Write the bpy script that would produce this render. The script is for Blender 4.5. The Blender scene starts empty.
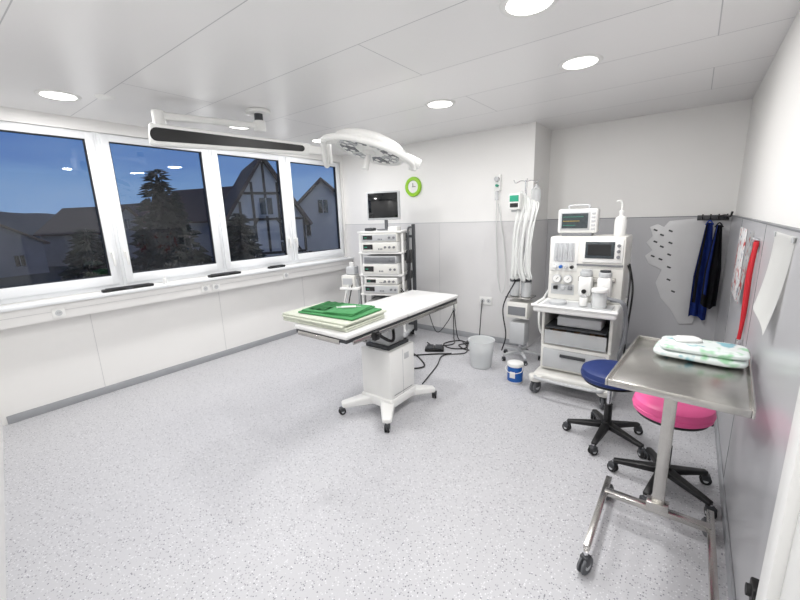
import bpy, bmesh, math, random
from mathutils import Vector, Matrix, Euler, noise
random.seed(7)
S = bpy.context.scene
PI = math.pi

def lin(c):
    c = c/255.0
    return c/12.92 if c <= 0.04045 else ((c+0.055)/1.055)**2.4
def rgb(r, g, b): return (lin(r), lin(g), lin(b), 1)

# ------------------------------------------------------------------ materials
MC = {}
def mat(name, col, rough=0.5, metal=0.0, var=0.03, scale=8, bump=0.0, alpha=1.0, trans=0.0, emit=None, es=0, coat=0):
    if name in MC: return MC[name]
    m = bpy.data.materials.new(name); m.use_nodes = True
    nt = m.node_tree; b = nt.nodes['Principled BSDF']
    c = rgb(*col)
    b.inputs['Roughness'].default_value = rough
    b.inputs['Metallic'].default_value = metal
    b.inputs['Alpha'].default_value = alpha
    b.inputs['Transmission Weight'].default_value = trans
    b.inputs['Coat Weight'].default_value = coat
    tc = nt.nodes.new('ShaderNodeTexCoord')
    nz = nt.nodes.new('ShaderNodeTexNoise'); nz.inputs['Scale'].default_value = scale
    nz.inputs['Detail'].default_value = 3
    nt.links.new(tc.outputs['Object'], nz.inputs['Vector'])
    rp = nt.nodes.new('ShaderNodeValToRGB')
    rp.color_ramp.elements[0].position = .3; rp.color_ramp.elements[1].position = .7
    rp.color_ramp.elements[0].color = tuple(max(0, x*(1-var)) for x in c[:3])+(1,)
    rp.color_ramp.elements[1].color = tuple(min(1, x*(1+var)) for x in c[:3])+(1,)
    nt.links.new(nz.outputs['Fac'], rp.inputs['Fac'])
    nt.links.new(rp.outputs['Color'], b.inputs['Base Color'])
    if bump:
        bp = nt.nodes.new('ShaderNodeBump'); bp.inputs['Strength'].default_value = bump
        bp.inputs['Distance'].default_value = 0.01
        nt.links.new(nz.outputs['Fac'], bp.inputs['Height']); nt.links.new(bp.outputs['Normal'], b.inputs['Normal'])
    if emit:
        b.inputs['Emission Color'].default_value = rgb(*emit); b.inputs['Emission Strength'].default_value = es
    MC[name] = m
    return m

M_wall = mat('wall_paint', (238, 237, 235), .45, var=.01, scale=2)
M_wains = mat('wall_panel_light', (220, 219, 219), .3, var=.01, scale=2)
M_wgrey = mat('wall_panel_grey', (184, 184, 187), .28, var=.015, scale=3)
M_board = mat('grey_board', (206, 206, 207), .35, var=.02)
M_base = mat('vinyl_cove', (160, 162, 166), .45)
M_frame = mat('window_frame_white', (234, 236, 238), .3, var=.01)
M_gasket = mat('gasket', (30, 32, 36), .6)
M_white = mat('white_plastic', (234, 234, 232), .35, var=.01)
M_paper = mat('paper_white', (244, 244, 242), .9, var=.01)
M_off = mat('offwhite_enamel', (224, 223, 218), .35, var=.015)
M_lgrey = mat('light_grey_plastic', (190, 192, 194), .4)
M_grey = mat('grey_plastic', (120, 122, 126), .45)
M_dgrey = mat('dark_grey_plastic', (58, 60, 64), .45)
M_black = mat('black_plastic', (18, 18, 20), .4)
M_rubber = mat('rubber', (32, 32, 34), .7)
M_wheel = mat('grey_wheel', (96, 98, 102), .6)
M_steel = mat('brushed_steel', (196, 194, 190), .24, 1.0, var=.04, scale=30)
M_chrome = mat('chrome', (215, 215, 218), .12, 1.0)
M_screen = mat('dark_screen', (8, 10, 14), .08, coat=.5)
M_scrgrey = mat('grey_screen', (60, 68, 72), .2, var=.2, scale=40)
M_green = mat('green_drape', (70, 140, 86), .9, var=.1, scale=25, bump=.4)
M_towel = mat('towel_offwhite', (198, 202, 188), .95, var=.06, scale=40, bump=.4)
M_pink = mat('pink_vinyl', (240, 96, 158), .38, var=.02)
M_blue = mat('blue_vinyl', (26, 48, 108), .45, var=.05)
M_bluel = mat('blue_label', (20, 90, 170), .4, var=.1, scale=30)
M_navy = mat('navy_fabric', (34, 62, 146), .85, var=.15, scale=20, bump=.3)
M_blackfab = mat('black_fabric', (24, 25, 32), .85, var=.1, scale=20, bump=.3)
M_red = mat('red_strap', (196, 32, 44), .6)
M_lime = mat('lime_plastic', (150, 205, 40), .4)
M_clear = mat('clear_plastic', (225, 228, 230), .15, alpha=.45)
M_hose = mat('hose_clear_white', (222, 224, 222), .35, alpha=.9)
M_tan = mat('tan_items', (176, 140, 110), .6, var=.25, scale=18)
M_yellow = mat('yellow_plastic', (210, 180, 60), .5)
M_teal = mat('teal_label', (40, 150, 120), .5)
M_cover = mat('table_pad_white', (220, 220, 219), .3, var=.01)
M_diff = mat('downlight_diffuser', (255, 252, 246), .6, var=0, emit=(255, 252, 246), es=5)

def floor_mat():
    m = bpy.data.materials.new('speckled_vinyl_floor'); m.use_nodes = True
    nt = m.node_tree; b = nt.nodes['Principled BSDF']; L = nt.links
    tc = nt.nodes.new('ShaderNodeTexCoord')
    v = nt.nodes.new('ShaderNodeTexVoronoi'); v.inputs['Scale'].default_value = 120
    L.new(tc.outputs['Object'], v.inputs['Vector'])
    sp = nt.nodes.new('ShaderNodeSeparateColor'); L.new(v.outputs['Color'], sp.inputs['Color'])
    r = nt.nodes.new('ShaderNodeValToRGB'); cr = r.color_ramp; cr.interpolation = 'CONSTANT'
    base = rgb(188, 188, 192)
    cr.elements[0].position = 0; cr.elements[0].color = rgb(120, 120, 128)
    cr.elements[1].position = .08; cr.elements[1].color = rgb(156, 156, 163)
    e = cr.elements.new(.20); e.color = base
    e = cr.elements.new(.85); e.color = rgb(213, 213, 216)
    L.new(sp.outputs[0], r.inputs['Fac'])
    lt = nt.nodes.new('ShaderNodeMath'); lt.operation = 'LESS_THAN'; lt.inputs[1].default_value = .42
    L.new(v.outputs['Distance'], lt.inputs[0])
    n = nt.nodes.new('ShaderNodeTexNoise'); n.inputs['Scale'].default_value = 1.3
    L.new(tc.outputs['Object'], n.inputs['Vector'])
    r2 = nt.nodes.new('ShaderNodeValToRGB')
    r2.color_ramp.elements[0].color = rgb(186, 186, 190); r2.color_ramp.elements[1].color = rgb(192, 192, 195)
    L.new(n.outputs['Fac'], r2.inputs['Fac'])
    mx = nt.nodes.new('ShaderNodeMix'); mx.data_type = 'RGBA'
    L.new(lt.outputs[0], mx.inputs[0]); L.new(r2.outputs['Color'], mx.inputs[6]); L.new(r.outputs['Color'], mx.inputs[7])
    L.new(mx.outputs[2], b.inputs['Base Color'])
    b.inputs['Roughness'].default_value = .42
    return m
def ceil_mat():
    m = bpy.data.materials.new('ceiling_metal_panels'); m.use_nodes = True
    nt = m.node_tree; b = nt.nodes['Principled BSDF']; L = nt.links
    tc = nt.nodes.new('ShaderNodeTexCoord')
    mp = nt.nodes.new('ShaderNodeMapping'); mp.inputs['Location'].default_value = (1.55, .14, 0)
    L.new(tc.outputs['Object'], mp.inputs['Vector'])
    br = nt.nodes.new('ShaderNodeTexBrick')
    br.inputs['Color1'].default_value = rgb(237, 236, 236); br.inputs['Color2'].default_value = rgb(240, 239, 239)
    br.inputs['Mortar'].default_value = rgb(190, 190, 192)
    br.inputs['Scale'].default_value = 1; br.inputs['Mortar Size'].default_value = .003
    br.inputs['Mortar Smooth'].default_value = .1
    br.inputs['Brick Width'].default_value = 3.1; br.inputs['Row Height'].default_value = .62
    L.new(mp.outputs['Vector'], br.inputs['Vector'])
    L.new(br.outputs['Color'], b.inputs['Base Color'])
    b.inputs['Roughness'].default_value = .33
    return m
def glass_mat():
    m = bpy.data.materials.new('window_glass'); m.use_nodes = True
    nt = m.node_tree; nt.nodes.clear(); L = nt.links
    o = nt.nodes.new('ShaderNodeOutputMaterial')
    t = nt.nodes.new('ShaderNodeBsdfTransparent'); t.inputs['Color'].default_value = (.95, .965, .975, 1)
    g = nt.nodes.new('ShaderNodeBsdfGlossy'); g.inputs['Roughness'].default_value = .01
    f = nt.nodes.new('ShaderNodeFresnel')
    # thin pane: same air/glass reflectance on both faces (no internal total reflection)
    ge = nt.nodes.new('ShaderNodeNewGeometry')
    ma = nt.nodes.new('ShaderNodeMath'); ma.operation = 'MULTIPLY_ADD'
    ma.inputs[1].default_value = (1/1.5)-1.5; ma.inputs[2].default_value = 1.5
    L.new(ge.outputs['Backfacing'], ma.inputs[0]); L.new(ma.outputs[0], f.inputs['IOR'])
    mx = nt.nodes.new('ShaderNodeMixShader')
    L.new(f.outputs[0], mx.inputs[0]); L.new(t.outputs[0], mx.inputs[1]); L.new(g.outputs[0], mx.inputs[2])
    L.new(mx.outputs[0], o.inputs['Surface'])
    return m
def pack_mat():
    m = bpy.data.materials.new('printed_pad_package'); m.use_nodes = True
    nt = m.node_tree; b = nt.nodes['Principled BSDF']; L = nt.links
    tc = nt.nodes.new('ShaderNodeTexCoord')
    n = nt.nodes.new('ShaderNodeTexNoise'); n.inputs['Scale'].default_value = 13
    L.new(tc.outputs['Object'], n.inputs['Vector'])
    r = nt.nodes.new('ShaderNodeValToRGB'); cr = r.color_ramp
    cr.elements[0].position = .36; cr.elements[0].color = rgb(130, 184, 196)
    cr.elements[1].position = .43; cr.elements[1].color = rgb(222, 230, 228)
    e = cr.elements.new(.58); e.color = rgb(222, 230, 228)
    e = cr.elements.new(.66); e.color = rgb(160, 206, 170)
    L.new(n.outputs['Fac'], r.inputs['Fac']); L.new(r.outputs['Color'], b.inputs['Base Color'])
    b.inputs['Roughness'].default_value = .25
    return m
def print_mat():
    m = bpy.data.materials.new('printed_poster'); m.use_nodes = True
    nt = m.node_tree; b = nt.nodes['Principled BSDF']; L = nt.links
    tc = nt.nodes.new('ShaderNodeTexCoord')
    n = nt.nodes.new('ShaderNodeTexNoise'); n.inputs['Scale'].default_value = 14
    L.new(tc.outputs['Object'], n.inputs['Vector'])
    r = nt.nodes.new('ShaderNodeValToRGB'); cr = r.color_ramp
    cr.elements[0].position = .38; cr.elements[0].color = rgb(190, 70, 70)
    cr.elements[1].position = .44; cr.elements[1].color = rgb(228, 228, 228)
    e = cr.elements.new(.6); e.color = rgb(228, 228, 228)
    e = cr.elements.new(.66); e.color = rgb(120, 130, 150)
    L.new(n.outputs['Fac'], r.inputs['Fac']); L.new(r.outputs['Color'], b.inputs['Base Color'])
    return m
M_floor = floor_mat(); M_ceil = ceil_mat(); M_glass = glass_mat(); M_pack = pack_mat(); M_print = print_mat()

# ------------------------------------------------------------------ mesh builder
class MB:
    def __init__(s): s.bm = bmesh.new(); s.mats = []
    def _add(s, t, m, M=None):
        if m not in s.mats: s.mats.append(m)
        i = s.mats.index(m)
        for f in t.faces: f.material_index = i
        if M is not None: t.transform(M)
        bmesh.ops.recalc_face_normals(t, faces=t.faces)
        me = bpy.data.meshes.new('tmp'); t.to_mesh(me); s.bm.from_mesh(me)
        bpy.data.meshes.remove(me); t.free()
    def box(s, c, size, m, rot=(0, 0, 0), bev=0, seg=2):
        t = bmesh.new(); bmesh.ops.create_cube(t, size=1)
        bmesh.ops.scale(t, vec=size, verts=t.verts)
        if bev:
            bmesh.ops.bevel(t, geom=list(t.edges), offset=min(bev, min(size)*.49), segments=seg, affect='EDGES', profile=.5)
        s._add(t, m, Matrix.Translation(c) @ Euler(rot).to_matrix().to_4x4())
    def bx(s, x0, x1, y0, y1, z0, z1, m, bev=0, seg=2):
        s.box(((x0+x1)/2, (y0+y1)/2, (z0+z1)/2), (abs(x1-x0), abs(y1-y0), abs(z1-z0)), m, bev=bev, seg=seg)
    def cyl(s, p0, p1, r, m, r2=None, seg=20, bev=0):
        p0 = Vector(p0); p1 = Vector(p1); d = p1-p0
        t = bmesh.new()
        bmesh.ops.create_cone(t, cap_ends=True, segments=seg, radius1=r, radius2=r if r2 is None else r2, depth=d.length)
        if bev:
            es = [e for e in t.edges if any(len(f.verts) > 4 for f in e.link_faces)]
            bmesh.ops.bevel(t, geom=es, offset=bev, segments=2, affect='EDGES', profile=.5)
        q = d.to_track_quat('Z', 'Y').to_matrix().to_4x4()
        s._add(t, m, Matrix.Translation((p0+p1)/2) @ q)
    def lathe(s, prof, m, M=Matrix(), seg=32):
        t = bmesh.new(); rings = []
        for r, z in prof:
            if r < 1e-5: rings.append([t.verts.new((0, 0, z))])
            else: rings.append([t.verts.new((r*math.cos(2*PI*k/seg), r*math.sin(2*PI*k/seg), z)) for k in range(seg)])
        for a, b in zip(rings[:-1], rings[1:]):
            for k in range(seg):
                k2 = (k+1) % seg
                if len(a) == 1 and len(b) == 1: continue
                if len(a) == 1: t.faces.new((a[0], b[k], b[k2]))
                elif len(b) == 1: t.faces.new((a[k], a[k2], b[0]))
                else: t.faces.new((a[k], a[k2], b[k2], b[k]))
        s._add(t, m, M)
    def tube(s, pts, r, m, n=8, seg=8, ribs=0):
        P = [Vector(p) for p in pts]
        if len(P) > 2 and n > 1:
            Q = []; E = [P[0]*2-P[1]]+P+[P[-1]*2-P[-2]]
            for i in range(1, len(E)-2):
                for k in range(n):
                    t_ = k/n; a, b, c, d = E[i-1:i+3]
                    Q.append(.5*((2*b)+(c-a)*t_+(2*a-5*b+4*c-d)*t_*t_+(3*b-a-3*c+d)*t_**3))
            Q.append(P[-1]); P = Q
        t = bmesh.new(); prev = None; up = None
        for i, p in enumerate(P):
            d = (P[min(i+1, len(P)-1)]-P[max(i-1, 0)]).normalized()
            if up is None:
                up = Vector((0, 0, 1)) if abs(d.z) < .9 else Vector((1, 0, 0))
            x = up.cross(d).normalized(); up = d.cross(x).normalized()
            rr = r*(1.12 if ribs and i % 2 else 1)
            ring = [t.verts.new(p+(x*math.cos(2*PI*k/seg)+up*math.sin(2*PI*k/seg))*rr) for k in range(seg)]
            if prev:
                for k in range(seg):
                    t.faces.new((prev[k], prev[(k+1) % seg], ring[(k+1) % seg], ring[k]))
            else: t.faces.new(ring)
            prev = ring
        t.faces.new(prev)
        s._add(t, m)
    def prism(s, poly, h, m, M=Matrix(), bev=0):
        t = bmesh.new()
        a = [t.verts.new((x, y, 0)) for x, y in poly]; f = t.faces.new(a)
        r = bmesh.ops.extrude_face_region(t, geom=[f])
        bmesh.ops.translate(t, vec=(0, 0, h), verts=[v for v in r['geom'] if isinstance(v, bmesh.types.BMVert)])
        if bev: bmesh.ops.bevel(t, geom=list(t.edges), offset=bev, segments=2, affect='EDGES', profile=.5)
        s._add(t, m, M)
    def beam(s, p0, p1, w0, h0, w1, h1, m, bev=.01, seg=3):
        p0 = Vector(p0); p1 = Vector(p1); d = (p1-p0).normalized()
        x = d.cross(Vector((0, 0, 1))).normalized(); u = x.cross(d)
        t = bmesh.new(); vs = []
        for p, w, h in ((p0, w0, h0), (p1, w1, h1)):
            vs.append([t.verts.new(p+x*a*w/2+u*b*h/2) for a, b in ((-1, -1), (1, -1), (1, 1), (-1, 1))])
        t.faces.new(vs[0]); t.faces.new(vs[1])
        for k in range(4): t.faces.new((vs[0][k], vs[0][(k+1) % 4], vs[1][(k+1) % 4], vs[1][k]))
        bmesh.ops.recalc_face_normals(t, faces=t.faces)
        if bev: bmesh.ops.bevel(t, geom=list(t.edges), offset=bev, segments=seg, affect='EDGES', profile=.5)
        s._add(t, m)
    def surf(s, fn, nu, nv, m, thick=.004):
        t = bmesh.new()
        g = [[t.verts.new(fn(i/nu, j/nv)) for j in range(nv+1)] for i in range(nu+1)]
        for i in range(nu):
            for j in range(nv): t.faces.new((g[i][j], g[i+1][j], g[i+1][j+1], g[i][j+1]))
        if thick: bmesh.ops.solidify(t, geom=list(t.faces), thickness=thick)
        s._add(t, m)
    def pillow(s, c, size, m, e=.35, nz=.1, rot=(0, 0, 0)):
        t = bmesh.new(); bmesh.ops.create_uvsphere(t, u_segments=48, v_segments=24, radius=1)
        for v in t.verts:
            p = v.co.copy()
            q = Vector([math.copysign(abs(k)**e, k) for k in p[:2]]+[math.copysign(abs(p.z)**.7, p.z)])
            d = 1+nz*noise.noise(p*3+Vector((c[0]*5, 3, 1)))
            v.co = Vector((q.x*size[0]/2, q.y*size[1]/2, q.z*size[2]/2*d))
        s._add(t, m, Matrix.Translation(c) @ Euler(rot).to_matrix().to_4x4())
    def caster(s, x, y, r=.03, w=.022, ang=0, m=None, top=None):
        d = Vector((math.cos(ang), math.sin(ang), 0))*w/2
        p = Vector((x, y, r))
        s.cyl(p-d*1.9, p-d*.5, r, m or M_rubber, seg=20, bev=r*.12)
        s.cyl(p+d*.5, p+d*1.9, r, m or M_rubber, seg=20, bev=r*.12)
        s.cyl(p-d*2.1, p+d*2.1, r*.45, M_lgrey, seg=14)
        s.box((x, y, r*1.55), (w*2.2, w*2.2, r*1.2), M_dgrey, rot=(0, 0, ang), bev=.004)
        s.cyl((x, y, r*1.8), (x, y, top or r*2.6), r*.25, M_chrome, seg=10)
    def done(s, name, loc=(0, 0, 0), rz=0, smooth=38, world=False):
        bm = s.bm
        if world:   # geometry given in world coordinates: put the origin at its footprint centre
            xs = [v.co.x for v in bm.verts]; yy = [v.co.y for v in bm.verts]; zz = [v.co.z for v in bm.verts]
            loc = ((min(xs)+max(xs))/2, (min(yy)+max(yy))/2, min(zz))
            bmesh.ops.translate(bm, vec=-Vector(loc), verts=bm.verts)
        for f in bm.faces: f.smooth = True
        for e in bm.edges:
            if len(e.link_faces) == 2 and e.calc_face_angle(0) > math.radians(smooth): e.smooth = False
        me = bpy.data.meshes.new(name); bm.to_mesh(me); bm.free()
        for m in s.mats: me.materials.append(m)
        o = bpy.data.objects.new(name, me); S.collection.objects.link(o)
        o.location = loc; o.rotation_euler = (0, 0, rz)
        return o

# ------------------------------------------------------------------ dimensions
H = 1.55; CZ = 2.47
XL = -4.29; XR = .30; YB = 4.27; YB2 = 4.82; XC = -1.42; YF = -1.6
WT = .085   # window wall thickness

# ------------------------------------------------------------------ room shell
b = MB(); b.bx(XL-WT, XR+.2, YF-.2, YB2+.2, -.15, 0, M_floor); b.done('floor')
b = MB(); b.bx(XL-WT, XR+.2, YF-.2, YB2+.2, CZ, CZ+.15, M_ceil); b.done('ceiling')
b = MB()
b.bx(XL-WT, XL, YF, YB, 0, .97, M_wall); b.bx(XL-WT, XL, YF, YB, 2.37, CZ, M_wall)
b.bx(XL-WT, XL, YF, .27, .97, 2.37, M_wall); b.bx(XL-WT, XL, 4.22, YB, .97, 2.37, M_wall)
M_seam = mat('panel_seam', (205, 205, 205), .5)
for y in (.95, 2.15, 3.35): b.bx(XL, XL+.002, y-.002, y+.002, .07, .8, M_seam)
b.done('wall_left')
b = MB(); b.bx(XL-WT, XC, YB, YB2+.2, 0, CZ, M_wall); b.done('wall_back')
b = MB(); b.bx(XC, XR+.2, YB2, YB2+.2, 0, CZ, M_wall); b.done('wall_back_recess')
b = MB(); b.bx(XR, XR+.2, YF, YB2, 0, CZ, M_wall)
b.done('wall_right')
b = MB(); b.bx(-1.15, XR+.2, YF-.2, YF, 0, CZ, M_wall); b.done('wall_corridor')
b = MB(); b.bx(-1.15, -1.0, YF, -.14, 0, CZ, M_wall); b.done('wall_corridor_side')
b = MB()
b.box((0, -.075, CZ/2), (3.36, .15, CZ), M_wall)
b.done('wall_front', loc=((-4.29-1.0)/2, (.25-.14)/2, 0), rz=math.atan2(-.39, 3.29))
# wainscot panels
b = MB(); b.bx(XL+.001, XC, YB-.012, YB, .0, 1.46, M_wains)
b.bx(XL+.001, XC, YB-.014, YB, 1.457, 1.464, M_lgrey)
b.bx(-2.6-.002, -2.6+.002, YB-.013, YB-.01, 0, 1.455, M_lgrey); b.done('trim_1')
b = MB(); b.bx(XC, XC+.012, YB-.012, YB2, 0, 1.46, M_wains); b.bx(XC, XC+.014, YB-.014, YB2, 1.457, 1.464, M_lgrey); b.done('trim_2')
b = MB(); b.bx(XC+.013, XR-.02, YB2-.012, YB2, 0, 1.46, M_wgrey); b.bx(XC+.013, XR-.02, YB2-.014, YB2, 1.457, 1.464, M_grey)
b.bx(-.60, -.597, YB2-.0135, YB2-.01, 0, 1.455, M_grey); b.done('trim_3')
b = MB(); b.bx(XR-.02, XR, 1.3, YB2, 0, 1.46, M_wgrey); b.bx(XR-.022, XR, 1.3, YB2, 1.457, 1.464, M_grey)
for y in (2.55, 3.75): b.bx(XR-.0215, XR-.019, y, y+.004, 0, 1.455, M_grey)
b.done('trim_4')
# baseboards
b = MB(); b.bx(XL, XL+.012, .28, YB-.012, 0, .07, M_base, bev=.004); b.done('baseboard_left')
b = MB(); b.bx(XL+.012, XC, YB-.024, YB-.012, 0, .07, M_base, bev=.004); b.done('baseboard_back')
b = MB(); b.bx(XC+.02, XR-.02, YB2-.024, YB2-.012, 0, .07, M_base, bev=.004); b.done('baseboard_recess')
b = MB(); b.bx(XR-.032, XR-.02, 1.3, YB2-.03, 0, .07, M_base, bev=.004); b.done('baseboard_right')
# door in right wall
b = MB()
b.bx(XR-.05, XR-.001, 1.20, 1.29, .001, 2.12, M_white, bev=.006); b.bx(XR-.05, XR-.001, .22, .31, .001, 2.12, M_white, bev=.006)
b.bx(XR-.05, XR-.001, .22, 1.29, 2.12, 2.2, M_white, bev=.006)
b.bx(XR-.025, XR-.001, .311, 1.199, .01, 2.119, M_white, bev=.003)
b.cyl((XR-.025, .42, 1.03), (XR-.07, .42, 1.03), .011, M_chrome); b.cyl((XR-.07, .41, 1.03), (XR-.07, .54, 1.03), .01, M_chrome)
for z in (.3, 1.9): b.cyl((XR-.055, 1.2, z-.05), (XR-.055, 1.2, z+.05), .008, M_chrome)
b.done('door_1', world=True)
b = MB(); b.bx(XR-.045, XR-.0205, 1.36, 1.42, .36, .42, M_black, bev=.006); b.cyl((XR-.045, 1.39, .39), (XR-.055, 1.39, .39), .018, M_rubber)
b.done('door_stop', world=True)

# ------------------------------------------------------------------ windows
ys = [.27, 1.255, 2.26, 3.235, 4.22]
def rect_frame(b, xa, xb, y0, y1, z0, z1, ws, wb, wt, m, bev):
    b.bx(xa, xb, y0, y0+ws, z0, z1, m, bev=bev); b.bx(xa, xb, y1-ws, y1, z0, z1, m, bev=bev)
    e = .0015
    b.bx(xa+e, xb-e, y0+ws-bev, y1-ws+bev, z0+e, z0+wb, m, bev=bev*.6); b.bx(xa+e, xb-e, y0+ws-bev, y1-ws+bev, z1-wt, z1-e, m, bev=bev*.6)
for i in range(4):
    y0, y1 = ys[i]+.0005, ys[i+1]-.0005; z0, z1 = .971, 2.369
    b = MB(); xa, xb = XL-.07, XL+.005
    rect_frame(b, xa, xb-.02, y0, y1, z0, z1, .035, .06, .03, M_frame, .003)
    sy0, sy1, sz0, sz1 = y0+.024, y1-.024, z0+.043, z1-.013; sw = .062
    rect_frame(b, xa+.01, xb, sy0, sy1, sz0, sz1, sw, .085, .055, M_frame, .006)
    gy0, gy1, gz0, gz1 = sy0+sw, sy1-sw, sz0+.085, sz1-.055; g = .007
    gx0, gx1 = xa+.021, xb-.014
    b.bx(gx0, gx1, gy0-.002, gy0+g, gz0, gz1, M_gasket); b.bx(gx0, gx1, gy1-g, gy1+.002, gz0, gz1, M_gasket)
    b.bx(gx0+.001, gx1-.001, gy0+g, gy1-g, gz0-.002, gz0+g, M_gasket); b.bx(gx0+.001, gx1-.001, gy0+g, gy1-g, gz1-g, gz1+.002, M_gasket)
    b.bx(xa+.03, xa+.034, gy0+.001, gy1-.001, gz0+.001, gz1-.001, M_glass)
    hy = sy1-.03 if i in (0, 2) else sy0+.03
    b.bx(xb, xb+.012, hy-.014, hy+.014, 1.26, 1.34, M_white, bev=.004)
    b.bx(xb+.012, xb+.045, hy-.008, hy+.008, 1.30, 1.32, M_white, bev=.003)
    b.bx(xb+.032, xb+.048, hy-.01, hy+.01, 1.19, 1.32, M_white, bev=.005)
    b.done('window_%d' % (i+1), world=True)
# ledge + trunking
b = MB(); b.bx(XL, XL+.15, .28, YB-.015, .935, .965, M_frame, bev=.006)
b.bx(XL, XL+.12, .28, YB-.015, .80, .935, M_wall, bev=.004)
b.bx(XL+.12, XL+.122, .30, YB-.03, .872, .876, M_seam); b.done('window_sill')
for k, y in enumerate((.72, 1.95, 2.07, 3.0)):
    b = MB(); x = XL+.122
    b.bx(x, x+.008, y-.042, y+.042, .815, .899, M_white, bev=.003)
    b.cyl((x+.008, y, .857), (x+.0095, y, .857), .024, M_lgrey)
    for dy in (-.008, 0, .008): b.cyl((x+.009, y+dy, .857+abs(dy)*.3), (x+.0105, y+dy, .857+abs(dy)*.3), .0025, M_black, seg=8)
    b.done('power_outlet', world=True)
for y0, y1, w in ((1.05, 1.47, .05), (2.02, 2.38, .08), (2.78, 3.02, .05)):
    b = MB(); x = XL+.06
    b.bx(x, x+w, y0, y1, .966, .992, M_black, bev=.008, seg=3)
    b.bx(x+.01, x+w-.01, y0+.03, y1-.03, .989, .998, M_dgrey, bev=.003)
    b.bx(x+w, x+w+.008, (y0+y1)/2-.03, (y0+y1)/2+.03, .97, .985, M_dgrey, bev=.003)
    b.done('black_sill_tray', world=True)
b = MB(); b.lathe([(0, 0), (.016, 0), (.018, .004), (.018, .05), (.008, .06), (.008, .075), (0, .075)], M_white, seg=20)
b.done('small_bottle', loc=(XL+.09, 1.58, .9655))

# ------------------------------------------------------------------ downlights
for x, y in ((-3.68, .9), (-3.64, 2.26), (-3.64, 3.3), (-1.81, 3.0), (-.68, 2.84), (-.69, 1.92), (-2.1, .45), (-.6, .5), (-.4, -.9)):
    b = MB()
    b.lathe([(.101, -.001), (.101, -.006), (.112, -.010), (.125, -.007), (.130, -.001), (.101, -.001)], M_white, seg=40)
    b.lathe([(0, -.001), (.1012, -.001), (.1012, -.006), (.09, -.0085), (0, -.009)], M_diff, seg=40)
    o = b.done('ceiling_downlight', loc=(x, y, CZ))
    ld = bpy.data.lights.new('downlight_lamp', 'AREA'); ld.shape = 'DISK'; ld.size = .20; ld.energy = 13.4
    ld.color = (1, .989, .976)
    lo = bpy.data.objects.new('lamp', ld); S.collection.objects.link(lo); lo.parent = o; lo.location = (0, 0, -.0105)
b = MB(); b.lathe([(0, -.02), (.03, -.02), (.045, -.014), (.06, -.004), (.062, 0)], M_white, seg=28); b.done('smoke_detector', loc=(-3.5, 1.12, CZ))

# ------------------------------------------------------------------ operating table
b = MB()
for sx, sy in ((-1, -1), (1, -1), (-1, 1), (1, 1)):
    b.beam((sx*.06, sy*.10, .115), (sx*.235, sy*.325, .085), .13, .075, .07, .04, M_white, bev=.012)
    b.caster(sx*.235, sy*.325, r=.028, w=.018, ang=.4*sx, top=.07)
b.box((0, 0, .12), (.32, .36, .08), M_white, bev=.02)
b.box((0, 0, .34), (.30, .32, .42), M_white, bev=.012)
b.bx(-.151, .151, -.002, .002, .15, .53, M_lgrey)
b.bx(.15, .1515, -.12, .12, .18, .184, M_grey)
b.bx(.149, .152, .02, .08, .44, .49, M_lgrey, bev=.002)
b.box((0, 0, .562), (.24, .26, .03), M_dgrey, bev=.006)
b.box((0, 0, .645), (.19, .20, .17), M_lgrey, bev=.01)
b.box((0, 0, .735), (.26, .34, .05), M_steel, bev=.008)
b.box((0, .0, .775), (.34, .62, .035), M_dgrey, bev=.005)
b.cyl((-.20, -.22, .76), (.20, -.22, .76), .018, M_steel); b.cyl((-.20, .22, .76), (.20, .22, .76), .018, M_steel)
b.tube([(.1, -.05, .76), (.2, -.18, .66), (.14, -.3, .74)], .012, M_black)
L0, L1 = -.70, .72
b.bx(-.245, .245, L0+.01, L1-.01, .79, .815, M_dgrey, bev=.004)
b.bx(-.255, .255, L0, -.05, .8155, .85, M_cover, bev=.012, seg=3); b.bx(-.255, .255, -.045, L1, .8155, .85, M_cover, bev=.012, seg=3)
for sx in (-1, 1):
    b.bx(sx*.272-.005, sx*.272+.005, L0+.04, L1-.06, .782, .808, M_steel, bev=.002)
    for yy in (-.56, -.2, .15, .5): b.bx(min(sx*.245, sx*.27), max(sx*.245, sx*.27), yy-.015, yy+.015, .786, .804, M_steel)
    b.box((sx*.285, -.46, .79), (.03, .05, .06), M_black, bev=.006); b.cyl((sx*.29, -.46, .80), (sx*.325, -.46, .80), .014, M_black)
b.bx(-.2, .2, L0-.012, L0, .785, .815, M_steel, bev=.003)
b.done('operating_table', loc=(-1.88, 2.26, 0))
b = MB()
for k in range(4):
    j = random.uniform
    b.box((j(-.012, .012), j(-.012, .012), .0075+k*.0135), (.62+j(-.03, .01), .42+j(-.02, .01), .0132), M_towel, rot=(0, 0, j(-.04, .04)), bev=.006, seg=3)
b.done('folded_towels', loc=(-1.975, 1.80, .8512), rz=.04)
b = MB()
b.box((0, 0, .006), (.50, .33, .012), M_green, bev=.005, seg=3); b.box((-.02, .01, .0175), (.44, .29, .011), M_green, rot=(0, 0, .08), bev=.005, seg=3)
b.box((.08, 0, .0275), (.24, .26, .009), M_green, rot=(0, 0, .14), bev=.004, seg=3)
b.surf(lambda u, v: Vector((-.20+.16*u, -.11+.22*v, .0245+.010*abs(math.sin(u*7+v*2))+.004*math.sin(v*9))), 24, 20, M_green, .003)
b.done('green_surgical_drape', loc=(-1.94, 1.82, .9078), rz=.08)
b = MB(); b.cyl((-.05, 0, .008), (.05, 0, .008), .008, M_white, seg=14, bev=.001); b.cyl((.05, 0, .008), (.085, 0, .008), .003, M_clear, seg=8)
b.cyl((-.05, 0, .008), (-.08, 0, .008), .004, M_white, seg=10); b.cyl((-.083, 0, .008), (-.08, 0, .008), .008, M_white, seg=14)
b.done('syringe', loc=(-1.86, 1.83, .9405), rz=.7)

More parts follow.
